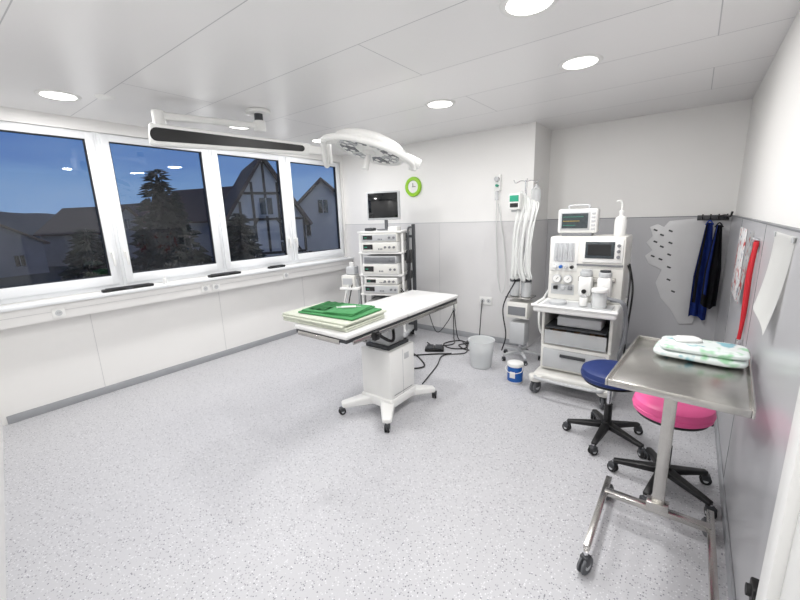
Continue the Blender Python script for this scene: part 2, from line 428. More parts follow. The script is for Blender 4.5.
# ------------------------------------------------------------------ surgical light
b = MB()
hub = Vector((-3.04, 2.07, 2.345)); elb = Vector((-3.27, 1.37, 2.345)); el2 = Vector((-3.25, 1.38, 2.205)); e3 = Vector((-2.33, 2.17, 2.065))
b.cyl((hub.x, hub.y, CZ-.0005), (hub.x, hub.y, CZ-.03), .10, M_white, seg=36, bev=.006)
b.cyl((hub.x, hub.y, CZ-.03), (hub.x, hub.y, 2.33), .035, M_dgrey, seg=24)
b.cyl((hub.x, hub.y, 2.385), (hub.x, hub.y, 2.30), .05, M_white, seg=28, bev=.006)
b.beam(hub, elb, .055, .045, .065, .055, M_white, bev=.014)
b.cyl((elb.x, elb.y, 2.385), (elb.x, elb.y, 2.27), .045, M_white, seg=28, bev=.012)
d = (e3-el2).normalized(); x = d.cross(Vector((0, 0, 1))).normalized(); uu = x.cross(d)
mid = el2.lerp(e3, .90)
b.beam(el2-d*.10, mid, .085, .165, .06, .085, M_white, bev=.028, seg=5)
for sgn in (-1, 1):
    p0 = el2-d*.03; p1 = mid-d*.07
    t = bmesh.new()
    Ltot = (p1-p0).length
    outl = []
    for q in range(9):
        a = PI/2+PI*q/8; outl.append((0+.048*math.cos(a), .048*math.sin(a)))
    for q in range(9):
        a = -PI/2+PI*q/8; outl.append((Ltot+.022*math.cos(a), .022*math.sin(a)))
    va = []; vb = []
    for s_, h_ in outl:
        off = .0425+(.030-.0425)*(max(0, s_)+.07)/(Ltot+.15)
        base = p0+d*s_+uu*h_
        va.append(t.verts.new(base+x*sgn*(off-.006))); vb.append(t.verts.new(base+x*sgn*(off+.004)))
    t.faces.new(va); t.faces.new(vb)
    for k in range(len(va)): t.faces.new((va[k], va[(k+1) % len(va)], vb[(k+1) % len(va)], vb[k]))
    b._add(t, M_black)
b.cyl((e3.x, e3.y, 2.13), (e3.x, e3.y, 1.97), .034, M_white, seg=24, bev=.006)
b.beam(mid-d*.02, e3, .055, .06, .05, .05, M_white, bev=.01)
C = Vector((-1.94, 2.23, 2.05)); n = Vector((-.14, -.30, -1)).normalized()
right = Vector((.797, .603, 0)); ax = (right-n*right.dot(n)).normalized(); ay = (-n).cross(ax)
T = Matrix.Translation(C) @ Matrix((ax, ay, -n)).transposed().to_4x4()
def tp(v): return T @ Vector(v)
R = .265
b.lathe([(0, .065), (.08, .068), (.18, .058), (R-.03, .038), (R, .014), (R+.004, -.012), (R-.006, -.034), (R-.025, -.038), (R-.03, -.026), (.11, -.02), (.1, -.028), (.0, -.028)], M_white, T, seg=56)
for k in range(8):
    a0 = 2*PI*k/8
    pts = []
    for q in range(7):
        a = a0+.05+(2*PI/8-.10)*q/6; pts.append(((R-.04)*math.cos(a), (R-.04)*math.sin(a)))
    for q in range(6, -1, -1):
        a = a0+.10+(2*PI/8-.20)*q/6; pts.append((.11*math.cos(a), .11*math.sin(a)))
    b.prism(pts, .006, M_grey if k % 2 else M_lgrey, T @ Matrix.Translation((0, 0, -.029)))
    for rr, aa in ((.19, -.18), (.19, .18), (.142, 0)):
        a = a0+PI/8+aa; c0 = (rr*math.cos(a), rr*math.sin(a))
        b.cyl(tp((c0[0], c0[1], -.028)), tp((c0[0], c0[1], -.036)), .022, M_chrome, seg=16)
        b.cyl(tp((c0[0], c0[1], -.034)), tp((c0[0], c0[1], -.038)), .017, M_white, seg=16)
b.cyl(tp((0, 0, -.02)), tp((0, 0, -.05)), .05, M_white, seg=24, bev=.005); b.cyl(tp((0, 0, -.05)), tp((0, 0, -.16)), .018, M_white, seg=16, r2=.024, bev=.004)
arc = []
for q in range(0, 9):
    a = PI*1.04+PI*.96*q/8
    arc.append(tp(((R+.07)*math.cos(a), (R+.05)*math.sin(a), -.06)))
b.tube([Vector((e3.x, e3.y, 2.0)), Vector((e3.x+.0, e3.y-.02, 1.965))]+arc[:], .021, M_white, n=6, seg=12)
b.cyl(tp((R-.01, 0, -.005)), tp((R+.12, 0, -.03)), .036, M_white, seg=20, bev=.008)
b.cyl(tp((R+.07, 0, .01)), tp((R+.07, 0, -.08)), .03, M_white, seg=20, bev=.008)
b.cyl(tp((-R+.01, 0, -.005)), tp((-R-.09, 0, -.03)), .03, M_white, seg=20, bev=.006)
b.done('surgical_light', world=True)

# ------------------------------------------------------------------ endoscopy tower
b = MB()
W = .27
b.box((0, 0, .12), (.62, .50, .05), M_lgrey, bev=.015)
for sx in (-1, 1):
    for sy in (-1, 1): b.caster(sx*.26, sy*.2, r=.05, w=.025, ang=.5, top=.11)
for sx in (-1, 1):
    b.bx(sx*W-.018, sx*W+.018, .16, .20, .12, 1.44, M_lgrey, bev=.006)
    b.bx(sx*W-.014, sx*W+.014, -.16, -.13, .12, 1.36, M_white, bev=.005)
for z in (.36, .62, .86, 1.13, 1.38):
    b.box((0, 0, z), (.56, .42, .022), M_white, bev=.006)
b.box((0, .17, .85), (.5, .01, 1.0), M_grey)
def unit(z, h, w, m=M_off, knobs=3, scr=True, dx=0, panel=None):
    b.box((dx, -.03, z+h/2), (w, .38, h), m, bev=.008)
    b.bx(dx-w/2+.012, dx+w/2-.012, -.226, -.219, z+.012, z+h-.012, panel or M_off, bev=.002)
    if scr:
        b.bx(dx-w/2+.03, dx-w/2+.15, -.23, -.224, z+h*.3, z+h*.78, M_screen)
        b.bx(dx-w/2+.045, dx-w/2+.08, -.2312, -.2295, z+h*.48, z+h*.56, M_teal)
    for k in range(knobs): b.cyl((dx+w/2-.04-k*.055, -.224, z+h*.5), (dx+w/2-.04-k*.055, -.242, z+h*.5), .014, M_grey, seg=16)
    for k in range(3): b.bx(dx-.01+k*.02, dx+.002+k*.02, -.2285, -.2255, z+h*.25, z+h*.4, M_grey)
unit(.375, .14, .44, M_white); unit(.635, .11, .46, M_off, 2, panel=M_lgrey); unit(.75, .08, .42, M_white)
unit(.872, .13, .46, M_white, 2); unit(1.005, .09, .42, M_lgrey, 3, False, panel=M_grey)
unit(1.142, .12, .46, M_white, 3); unit(1.265, .10, .46, M_off, 2, True, panel=M_lgrey)
b.cyl((0, .08, 1.39), (0, .08, 1.62), .022, M_grey); b.box((0, .08, 1.40), (.2, .16, .018), M_grey, bev=.004)
b.box((.15, -.06, 1.415), (.12, .16, .05), M_white, bev=.008); b.box((-.17, -.04, 1.41), (.1, .14, .035), M_dgrey, bev=.006)
b.box((0, .05, 1.69), (.12, .04, .12), M_dgrey, bev=.005)
b.box((0, .0, 1.69), (.42, .055, .34), M_lgrey, bev=.012); b.bx(-.190, .190, -.031, -.026, 1.545, 1.84, M_screen, bev=.002)
b.tube([(.33, -.12, .55), (.34, -.14, 1.2), (.33, -.1, 1.40), (.31, .1, 1.42), (.29, .18, 1.42)], .012, M_dgrey, n=5)
b.bx(.35, .39, -.02, .02, .12, 1.46, M_dgrey, bev=.005); b.bx(.28, .37, -.02, .02, .2, .24, M_dgrey); b.bx(.28, .37, -.02, .02, 1.30, 1.33, M_dgrey)
b.box((.34, -.1, 1.08), (.06, .1, .16), M_black, bev=.01)
b.box((.34, -.1, .86), (.05, .08, .1), M_black, bev=.01)
for k in range(4):
    b.tube([(.33+.01*k, -.13, 1.05), (.38, -.2-.02*k, .7), (.33, -.18, .45+.05*k), (.25, -.2, .62+.03*k)], .006, M_black, n=6)
b.box((-.44, -.06, .68), (.26, .28, .03), M_white, bev=.008); b.box((-.46, -.06, .77), (.18, .22, .15), M_off, bev=.01); b.box((-.30, .0, .66), (.12, .05, .03), M_grey)
b.bx(-.53, -.40, -.175, -.168, .73, .81, M_lgrey); b.cyl((-.37, -.1, .695), (-.37, -.1, .80), .03, M_lgrey, seg=18)
b.box((-.44, -.06, .90), (.12, .14, .1), M_lgrey, bev=.01); b.cyl((-.44, -.06, .95), (-.44, -.06, 1.0), .035, M_white, seg=18)
for k in range(3):
    b.tube([(-.46+.03*k, -.16, .76), (-.50+.03*k, -.24, .45), (-.40, -.22, .30+.04*k), (-.30, -.2, .5)], .008, (M_white, M_lgrey, M_black)[k], n=6)
b.bx(-.36, -.33, -.1, .1, .15, .67, M_lgrey, bev=.005); b.box((-.34, 0, .17), (.12, .2, .03), M_lgrey, bev=.005)
b.done('endoscopy_tower', loc=(-3.05, 3.70, 0), rz=math.radians(20))

# ------------------------------------------------------------------ anesthesia machine
b = MB()
b.box((0, .02, .15), (.60, .70, .07), M_off, bev=.025, seg=3)
for sx in (-1, 1):
    for sy in (-1, 1):
        b.caster(sx*.27, sy*.33, r=.055, w=.026, ang=.3*sx, top=.13, m=M_wheel)
    b.cyl((sx*.27, -.33, .115), (sx*.27, -.33, .165), .06, M_off, seg=24, bev=.01)
b.tube([(-.27, -.36, .16), (-.2, -.42, .17), (.2, -.42, .17), (.27, -.36, .16)], .014, M_lgrey, n=5)
b.box((0, .05, .31), (.54, .56, .22), M_off, bev=.01)
b.box((0, -.24, .31), (.49, .03, .17), M_lgrey, bev=.01)
b.box((0, -.262, .35), (.20, .02, .025), M_dgrey, bev=.005)
for sx in (-1, 1): b.box((sx*.262, .05, .58), (.025, .54, .34), M_off, bev=.005)
b.box((0, .31, .58), (.52, .02, .34), M_grey)
b.box((0, -.02, .49), (.48, .44, .008), M_lgrey)
b.bx(-.24, .24, -.243, -.237, .44, .56, M_clear)
for k in range(7):
    b.box((-.18+.06*k, -.12+random.uniform(-.05, .05), .52), (.05, .16, .055), random.choice([M_tan, M_off, M_lgrey, M_tan]), rot=(0, 0, random.uniform(-.3, .3)), bev=.008)
b.box((0, -.12, .59), (.47, .28, .012), M_dgrey); b.box((.02, -.1, .64), (.34, .22, .08), M_lgrey, bev=.01)
b.box((0, -.03, .765), (.62, .70, .05), M_white, bev=.02, seg=3)
b.tube([(-.30, -.1, .80), (-.30, -.36, .80), (-.27, -.385, .80), (.27, -.385, .80), (.30, -.36, .80), (.30, -.1, .80)], .012, M_white, n=4)
b.bx(-.26, .26, -.34, -.10, .789, .794, M_lgrey)
b.box((0, .15, 1.065), (.58, .38, .55), M_off, bev=.015)
b.bx(-.275, -.265+.21, -.047, -.035, 1.05, 1.31, M_white, bev=.004)
b.bx(-.25, -.08, -.052, -.046, 1.13, 1.29, M_lgrey, bev=.003)
for k in range(4):
    xx = -.228+.042*k
    b.cyl((xx, -.056, 1.135), (xx, -.056, 1.285), .011, M_clear, seg=12); b.cyl((xx, -.056, 1.16+.02*k), (xx, -.056, 1.17+.02*k), .009, M_dgrey, seg=10)
for k, mm in enumerate((M_white, M_bluel, M_lgrey, M_black)):
    b.cyl((-.228+.045*k, -.05, 1.085), (-.228+.045*k, -.085, 1.085), .014, mm, seg=18, bev=.003)
b.bx(-.02, .275, -.052, -.04, 1.13, 1.32, M_white, bev=.005); b.bx(.0, .215, -.057, -.051, 1.165, 1.30, M_scrgrey, bev=.002)
b.bx(.02, .19, -.0585, -.056, 1.19, 1.28, M_screen)
for k in range(3): b.cyl((.245, -.05, 1.18+.045*k), (.245, -.068, 1.18+.045*k), .013, M_grey, seg=14)
b.bx(-.06, .28, -.05, -.038, 1.10, 1.115, M_grey)
for gx, gz in ((-.21, .98), (-.12, .98)):
    b.cyl((gx, -.04, gz), (gx, -.075, gz), .036, M_lgrey, seg=24, bev=.003); b.cyl((gx, -.075, gz), (gx, -.077, gz), .03, M_white, seg=24)
    b.box((gx+.006, -.079, gz+.006), (.003, .002, .03), M_black, rot=(0, .7, 0))
for k in range(3): b.box((-.22+.06*k, -.05, .90), (.035, .03, .03), (M_black, M_lgrey, M_grey)[k], bev=.004)
b.bx(-.26, -.07, -.046, -.04, .84, .93, M_lgrey)
for vx, mm in ((.03, M_white), (.17, M_white)):
    b.box((vx, -.09, .94), (.10, .10, .16), mm, bev=.015); b.cyl((vx, -.09, 1.02), (vx, -.09, 1.06), .048, M_lgrey, seg=28, bev=.006)
    b.cyl((vx, -.09, 1.06), (vx, -.09, 1.075), .04, M_dgrey if vx > .1 else M_lgrey, seg=28); b.cyl((vx, -.14, .90), (vx, -.155, .90), .018, M_black, seg=16)
b.box((.10, -.05, .99), (.28, .03, .04), M_steel, bev=.004)
b.cyl((.16, -.22, .80), (.16, -.22, .92), .055, M_clear, seg=28, bev=.005); b.cyl((.16, -.22, .92), (.16, -.22, .95), .06, M_white, seg=28, bev=.005)
b.cyl((.16, -.22, .795), (.16, -.22, .88), .05, M_white, seg=28)
b.cyl((.05, -.24, .80), (.05, -.24, .87), .03, M_white, seg=20, bev=.004); b.cyl((.05, -.24, .87), (.05, -.24, .885), .025, M_clear, seg=20)
b.cyl((-.15, -.22, .79), (-.15, -.22, .82), .07, M_lgrey, seg=30, bev=.006)
b.tube([(.24, -.2, .86), (.34, -.25, .84), (.36, -.24, .6), (.33, -.2, .42), (.34, -.1, .3)], .014, M_grey, n=14, ribs=1)
b.tube([(.22, -.24, .88), (.33, -.3, .86), (.36, -.22, .7), (.35, -.1, .5), (.33, .0, .55)], .012, M_grey, n=14, ribs=1)
b.tube([(.30, .1, 1.1), (.33, .05, 1.0), (.33, .0, .7), (.31, .05, .4)], .006, M_black, n=8)
b.tube([(.30, .2, 1.1), (.35, .1, .9), (.34, .1, .6), (.33, .1, .3)], .008, M_black, n=8)
b.tube([(-.29, .1, .9), (-.36, .0, .7), (-.34, -.05, .5), (-.29, 0, .4)], .010, M_hose, n=8)
b.done('anesthesia_machine', loc=(-.695, 3.50, 0))
b = MB()
b.box((0, 0, .012), (.24, .16, .024), M_grey, bev=.006); b.box((0, 0, .125), (.31, .17, .205), M_white, bev=.02, seg=3)
b.bx(-.135, .10, -.092, -.084, .05, .205, M_lgrey, bev=.003); b.bx(-.12, .085, -.095, -.09, .065, .19, M_scrgrey)
for k in range(5): b.bx(.11, .14, -.09, -.083, .05+.032*k, .07+.032*k, M_lgrey, bev=.002)
for k, mm in enumerate((M_teal, M_yellow, M_teal)): b.bx(-.11, .05-.03*k, -.0965, -.0945, .16-.035*k, .163-.035*k, mm)
b.tube([(-.08, 0, .227), (-.07, 0, .255), (.07, 0, .255), (.08, 0, .227)], .008, M_lgrey, n=5)
b.done('patient_monitor', loc=(-.80, 3.62, 1.3405), rz=.08)
b = MB()
b.lathe([(0, 0), (.042, 0), (.045, .006), (.045, .12), (.038, .145), (.016, .16), (.014, .18), (.018, .182), (.018, .20), (.006, .205), (.006, .26), (0, .262)], M_white, seg=28)
b.tube([(0, 0, .255), (-.01, -.01, .28), (-.04, -.02, .275)], .005, M_white, n=5)
b.done('spray_bottle', loc=(-.475, 3.60, 1.3405))

# ------------------------------------------------------------------ IV stand with pumps & tubing
b = MB()
for k in range(5):
    a = 2*PI*k/5+.3; x_, y_ = .2*math.cos(a), .2*math.sin(a)
    b.beam((0.02*math.cos(a), .02*math.sin(a), .09), (x_, y_, .07), .035, .03, .022, .02, M_lgrey, bev=.004); b.caster(x_, y_, r=.022, w=.014, ang=a, top=.07)
b.cyl((0, 0, .07), (0, 0, 1.10), .015, M_chrome); b.cyl((0, 0, 1.05), (0, 0, 1.86), .010, M_chrome); b.cyl((0, 0, .07), (0, 0, .12), .035, M_lgrey)
for k in range(4):
    a = PI/2*k+.4; c, s_ = math.cos(a), math.sin(a)
    b.tube([(0, 0, 1.85), (.05*c, .05*s_, 1.86), (.10*c, .10*s_, 1.84), (.12*c, .12*s_, 1.87)], .004, M_chrome, n=5)
b.box((-.06, -.10, 1.66), (.11, .11, .15), M_white, bev=.01); b.bx(-.105, -.015, -.159, -.154, 1.66, 1.72, M_teal); b.bx(-.10, -.02, -.159, -.154, 1.605, 1.645, M_screen)
b.box((-.06, -.07, 1.57), (.09, .08, .02), M_lgrey, bev=.004)
b.lathe([(0, 0), (.03, .01), (.045, .05), (.045, .15), (.02, .18), (.008, .2), (0, .2)], M_clear, Matrix.Translation((.09, .03, 1.62)), seg=20)
b.box((.0, -.05, .70), (.26, .20, .012), M_steel, bev=.003)
for sx in (-.06, .06):
    b.cyl((sx, -.06, .71), (sx, -.06, .86), .05, M_clear, seg=24, bev=.004); b.cyl((sx, -.06, .71), (sx, -.06, .76), .045, M_lgrey, seg=24); b.cyl((sx, -.06, .86), (sx, -.06, .885), .052, M_dgrey, seg=24, bev=.003)
b.box((0, -.06, .57), (.22, .18, .17), M_off, bev=.012); b.bx(-.09, .09, -.155, -.149, .52, .61, M_grey)
b.box((.0, -.05, .32), (.16, .16, .24), M_lgrey, bev=.012)
for k in range(12):
    r_ = random.uniform
    x0 = -.05+.016*k
    b.tube([(x0*.6, -.03, 1.76-.01*k), (x0*1.1+.02, -.09, 1.62), (x0+r_(-.02, .02), -.14, 1.35), (x0*1.1-.02+r_(-.02, .02), -.15, 1.05), (x0+r_(-.03, .03), -.15, .88+.08*r_(0, 1)), (x0*.5, -.1, .95)], .007 if k % 3 else .013, M_hose, n=10, ribs=0 if k % 3 else 1)
b.tube([(-.02, -.12, .9), (-.14, -.16, .6), (-.1, -.17, .3), (-.16, -.12, .10)], .007, M_black, n=8)
b.done('iv_stand', loc=(-1.36, 3.88, 0), rz=0)
b = MB()
b.bx(-1.85, -1.78, YB-.03, YB-.0005, 1.80, 1.98, M_white, bev=.005); b.cyl((-1.815, YB-.03, 1.93), (-1.815, YB-.07, 1.93), .026, M_lgrey, seg=20)
b.cyl((-1.815, YB-.045, 1.80), (-1.815, YB-.045, 1.70), .02, M_clear, seg=16); b.cyl((-1.815, YB-.03, 1.86), (-1.815, YB-.06, 1.86), .015, M_teal, seg=16)
b.tube([(-1.815, YB-.045, 1.70), (-1.81, YB-.05, 1.4), (-1.79, YB-.06, 1.0), (-1.76, YB-.07, .75), (-1.72, YB-.08, .64), (-1.68, YB-.07, .75), (-1.70, YB-.05, 1.1), (-1.79, YB-.045, 1.66)], .006, M_hose, n=8)
b.done('suction_regulator', world=True)
b = MB(); b.bx(-2.42, -2.34, YB-.024, YB-.0125, .28, .52, M_white, bev=.003)
for z in (.34, .46): b.cyl((-2.38, YB-.024, z), (-2.38, YB-.026, z), .026, M_lgrey)
b.done('power_outlet', world=True)
b = MB(); b.bx(-2.02, -1.86, YB-.024, YB-.0125, .46, .56, M_white, bev=.003)
for xx in (-1.98, -1.90): b.cyl((xx, YB-.024, .51), (xx, YB-.026, .51), .026, M_lgrey); b.cyl((xx, YB-.0255, .51), (xx, YB-.0265, .51), .006, M_black)
b.done('power_outlet', world=True)
b = MB()
TM = Matrix.Translation((-2.99, YB-.0005, 1.93)) @ Matrix.Rotation(PI/2, 4, 'X')
b.lathe([(0, .0), (.125, .0), (.128, .012), (.12, .03), (.085, .03), (.08, .018), (0, .018)], M_lime, TM, seg=40)
b.lathe([(0, .019), (.078, .019), (.078, .0195), (0, .0195)], M_white, TM, seg=40)
b.box((-2.99, YB-.022, 1.95), (.007, .003, .05), M_black); b.box((-2.975, YB-.023, 1.93), (.055, .003, .006), M_black)
b.done('wall_clock', world=True)

# ------------------------------------------------------------------ stools
def stool(loc, m, a0, top):
    b = MB()
    for k in range(5):
        a = math.radians(a0+72*k); x_, y_ = .25*math.cos(a), .25*math.sin(a)
        b.beam((.02*math.cos(a), .02*math.sin(a), .105), (x_, y_, .075), .055, .04, .032, .024, M_black, bev=.007)
        b.caster(x_, y_, r=.028, w=.018, ang=a+1.0, top=.075)
    b.cyl((0, 0, .075), (0, 0, .14), .034, M_black, seg=24, bev=.005)
    b.cyl((0, 0, .14), (0, 0, .26), .025, M_black, seg=20); b.cyl((0, 0, .26), (0, 0, top-.10), .014, M_chrome, seg=16)
    b.box((0, 0, top-.105), (.16, .16, .02), M_black, bev=.004); b.cyl((0, 0, top-.095), (0, 0, top-.078), .165, M_black, seg=40)
    b.cyl((.05, 0, top-.11), (.17, .04, top-.115), .006, M_black, seg=10); b.cyl((.15, .034, top-.114), (.18, .045, top-.116), .011, M_black, seg=12)
    r = .184
    b.lathe([(0, top-.078), (r-.012, top-.078), (r-.002, top-.07), (r, top-.055), (r, top-.03), (r-.006, top-.012), (r-.022, top-.002), (r-.05, top+.002), (0, top+.004)], m, seg=56)
    b.lathe([(r-.001, top-.05), (r+.003, top-.047), (r-.001, top-.044)], m, seg=56)
    return b.done('rolling_stool', loc=loc)
stool((-.335, 2.73, 0), M_blue, 190, .52)
stool((.01, 2.385, 0), M_pink, 183, .54)

# ------------------------------------------------------------------ instrument table
b = MB()
for sx in (-1, 1):
    X = -.225 if sx < 0 else .205
    b.bx(X-.014, X+.014, 1.56, 2.11, .112, .135, M_steel, bev=.003)
    for yy in (1.555, 2.10): b.caster(X, yy, r=.042, w=.016, ang=.35*sx, top=.113, m=M_wheel)
b.bx(-.225, .205, 1.965, 2.005, .112, .138, M_steel, bev=.003)
b.bx(-.025, .025, 1.975, 2.00, .13, .86, M_steel, bev=.003)
b.bx(-.045, .045, 1.96, 2.015, .135, .17, M_steel, bev=.003)
b.bx(-.02, .02, 1.75, 2.2, .838, .857, M_steel, bev=.002); b.bx(-.14, .18, 1.98, 2.0, .838, .857, M_steel)
ct = Matrix.Translation((.035, 1.97, 0)) @ Matrix.Rotation(math.radians(-3.5), 4, 'Z')
def ibox(x0, x1, y0, y1, z0, z1, m, bev):
    t = MB(); t.bx(x0, x1, y0, y1, z0, z1, m, bev=bev); t.bm.transform(ct)
    me = bpy.data.meshes.new('t'); t.bm.to_mesh(me)
    tb = bmesh.new(); tb.from_mesh(me); b._add(tb, m)
ibox(-.230, .210, -.35, .34, .858, .872, M_steel, .002)
ibox(-.235, -.2255, -.355, .345, .857, .887, M_steel, .003); ibox(.2055, .215, -.355, .345, .857, .887, M_steel, .003)
ibox(-.2255, .2055, -.355, -.346, .8575, .8865, M_steel, .003); ibox(-.2255, .2055, .336, .345, .8575, .8865, M_steel, .003)
b.done('instrument_table', world=True)
b = MB()
b.pillow((0, 0, .021), (.34, .22, .036), M_pack, nz=.2); b.pillow((.01, .0, .05), (.32, .20, .028), M_pack, nz=.3, rot=(0, 0, .06))
b.pillow((-.05, .02, .071), (.11, .08, .02), M_white, nz=.4, e=.6, rot=(0, 0, .5))
b.done('pad_package', loc=(.08, 2.14, .8735), rz=-.08)

# ------------------------------------------------------------------ bins
b = MB()
b.lathe([(0, .003), (.095, .003), (.1, .0), (.105, .01), (.130, .28), (.137, .285), (.137, .292), (.126, .29), (.10, .012), (0, .01)], mat('bin_translucent', (236, 239, 240), .35, alpha=.6), seg=36)
b.lathe([(0, .012), (.098, .014), (.115, .17), (.09, .2), (.03, .17), (0, .18)], M_white, seg=24)
b.done('waste_bin', loc=(-1.62, 3.46, 0))
b = MB()
b.lathe([(0, 0), (.062, 0), (.066, .005), (.068, .17), (.0, .17)], M_white, seg=32)
b.lathe([(.0665, .02), (.0695, .021), (.0705, .16), (.0675, .161)], M_bluel, seg=32)
b.lathe([(0, .20), (.02, .2), (.03, .195), (.072, .192), (.075, .185), (.075, .168), (.068, .165)], M_white, seg=32)
b.box((0, -.07, .09), (.05, .004, .06), M_white, bev=.001)
b.tube([(-.07, 0, .17), (-.075, -.05, .13), (0, -.085, .11), (.075, -.05, .13), (.07, 0, .17)], .003, M_white, n=5)
b.done('wipes_bucket', loc=(-1.19, 3.28, 0))

# ------------------------------------------------------------------ cables
b = MB()
def fl(pts, r=.006, m=M_black): b.tube(pts, r, m, n=8)
fl([(-2.38, YB-.034, .34), (-2.36, 4.2, .15), (-2.3, 4.1, .012), (-2.2, 3.9, .008), (-2.35, 3.72, .008), (-2.5, 3.78, .008)])
fl([(-2.38, YB-.034, .46), (-2.33, 4.18, .25), (-2.25, 4.12, .012), (-2.05, 3.95, .008), (-1.93, 3.7, .008), (-2.1, 3.5, .008), (-2.0, 3.2, .008), (-1.88, 2.75, .008)])
fl([(-2.5, 3.4, .009), (-2.3, 3.3, .009), (-2.1, 3.1, .009), (-2.3, 2.95, .009), (-2.5, 3.15, .009), (-2.3, 3.4, .009), (-2.05, 3.6, .009)], .008)
fl([(-2.1, 4.05, .008), (-1.9, 4.1, .008), (-1.8, 3.95, .008), (-1.95, 3.8, .008), (-2.12, 3.9, .01), (-2.0, 4.0, .015), (-1.85, 3.85, .012)], .007)
fl([(-2.0, 4.0, .009), (-2.2, 4.05, .009), (-2.3, 3.85, .009), (-2.15, 3.75, .009), (-2.0, 3.85, .009), (-2.1, 4.08, .012)], .007)
fl([(-1.98, YB-.036, .51), (-1.97, 4.18, .3), (-1.95, 4.12, .03), (-1.85, 4.05, .008), (-1.7, 3.95, .008)], .006)
fl([(-2.38, YB-.034, .34), (-2.42, 4.15, .2), (-2.55, 4.1, .05), (-2.6, 4.0, .3), (-2.62, 3.95, .6)], .005)
b.done('power_cables', world=True)
b = MB(); b.box((0, 0, .02), (.22, .12, .03), M_black, bev=.008); b.box((-.05, 0, .045), (.08, .1, .02), M_dgrey, rot=(0.15, 0, 0), bev=.005); b.box((.05, 0, .045), (.08, .1, .02), M_dgrey, rot=(.15, 0, 0), bev=.005)
b.done('foot_pedal', loc=(-2.28, 3.60, 0.0), rz=.5)

# ------------------------------------------------------------------ things on recess wall / right wall
b = MB()
TB = Matrix.Translation((0, YB2-.0135, 0)) @ Matrix.Rotation(PI/2, 4, 'X')
poly = [(-.36, 1.36), (-.30, 1.39), (-.24, 1.36), (-.20, 1.42), (.02, 1.44), (.10, 1.40), (.12, .55), (.09, .38), (-.02, .36), (-.10, .50), (-.20, .62), (-.26, .78), (-.22, .92), (-.34, .98), (-.38, 1.06), (-.32, 1.12), (-.38, 1.20), (-.33, 1.27)]
b.prism(poly, .014, M_board, TB, bev=.003)
for hx, hz in ((-.31, 1.33), (-.25, 1.28), (-.30, 1.21), (-.24, 1.16), (-.31, 1.06), (-.24, 1.03), (-.18, 1.32), (-.17, 1.2), (-.17, 1.08), (-.16, .95), (-.15, .82), (-.1, .7)):
    b.box((hx, YB2-.0287, hz), (.036, .002, .016), M_dgrey, rot=(0, .4, 0), bev=.0008)
b.done('perforated_positioning_board', world=True)
b = MB()
b.bx(.02, .26, YB2-.03, YB2-.0125, 1.42, 1.47, M_dgrey, bev=.003)
for hx in (.06, .12, .18, .24):
    b.tube([(hx, YB2-.03, 1.445), (hx, YB2-.09, 1.43), (hx, YB2-.12, 1.45), (hx, YB2-.12, 1.48)], .006, M_black, n=5)
b.tube([(.2, YB2-.03, 1.46), (.22, YB2-.2, 1.47), (.25, YB2-.30, 1.46), (.26, YB2-.32, 1.50)], .009, M_black, n=5)
b.done('hook_rail', world=True)
def apron(name, m, x0, x1, yc, z0, z1, ph, amp=.018, m2=None):
    b = MB()
    def fn(u, v):
        w = (x1-x0)*(.35+.65*min(1, v*1.8)); xc = (x0+x1)/2
        return Vector((xc+(u-.5)*w, yc+amp*math.sin(u*14+ph)*(.4+v), z1+(z0-z1)*v+.02*math.sin(u*5+ph)*v))
    b.surf(fn, 24, 20, m, .006)
    if m2: b.surf(lambda u, v: fn(.1+u*.18, v*.85)+Vector((0, -.014, 0)), 6, 16, m2, .004)
    b.tube([((x0+x1)/2-.03, yc, z1-.02), ((x0+x1)/2, yc, z1+.02), ((x0+x1)/2+.03, yc, z1-.02)], .006, m, n=6)
    return b.done(name, world=True)
apron('lead_apron', M_navy, .05, .19, YB2-.085, .46, 1.40, 0, .02, M_blackfab)
apron('lead_apron', M_blackfab, .13, .25, YB2-.16, .60, 1.38, 2, .02, M_navy)
b = MB(); b.bx(XR-.028, XR-.0225, 3.30, 3.72, .93, 1.40, M_print, bev=.001); b.done('wall_poster', world=True)
b = MB()
b.surf(lambda u, v: Vector((XR-.0245-.02*v*v, 3.14-.20*u+.02*v, 1.40-.42*v)), 6, 8, M_print, .001); b.done('paper_notice', world=True)
b = MB(); xs = XR-.034
b.tube([(xs, 2.66, 1.36), (xs-.005, 2.655, 1.2), (xs, 2.68, 1.0), (xs-.005, 2.70, .82)], .009, M_red, n=6); b.tube([(xs, 2.71, 1.36), (xs-.008, 2.735, 1.2), (xs-.005, 2.72, 1.0), (xs, 2.74, .86)], .006, M_red, n=6)
b.cyl((XR-.0205, 2.68, 1.37), (XR-.05, 2.68, 1.38), .01, M_chrome); b.box((xs, 2.68, 1.35), (.02, .05, .03), M_red, bev=.005); b.box((xs-.005, 2.70, .81), (.022, .03, .05), M_chrome, bev=.004)
b.done('red_restraint_strap', world=True)
b = MB()
def pf(u, v):
    y = 2.24-.42*u-.06*v*(1-u)+.08*v*u
    return Vector((XR-.024-.035*v*v-.008*math.sin(u*5)*v, y, 1.44-.31*v-.06*u*v+.02*v*math.sin(u*PI)))
b.surf(pf, 14, 12, M_paper, .001)
for y in (2.22, 1.84): b.box((XR-.027, y, 1.43), (.004, .03, .02), M_lgrey, bev=.001)
b.done('paper_notice', world=True)

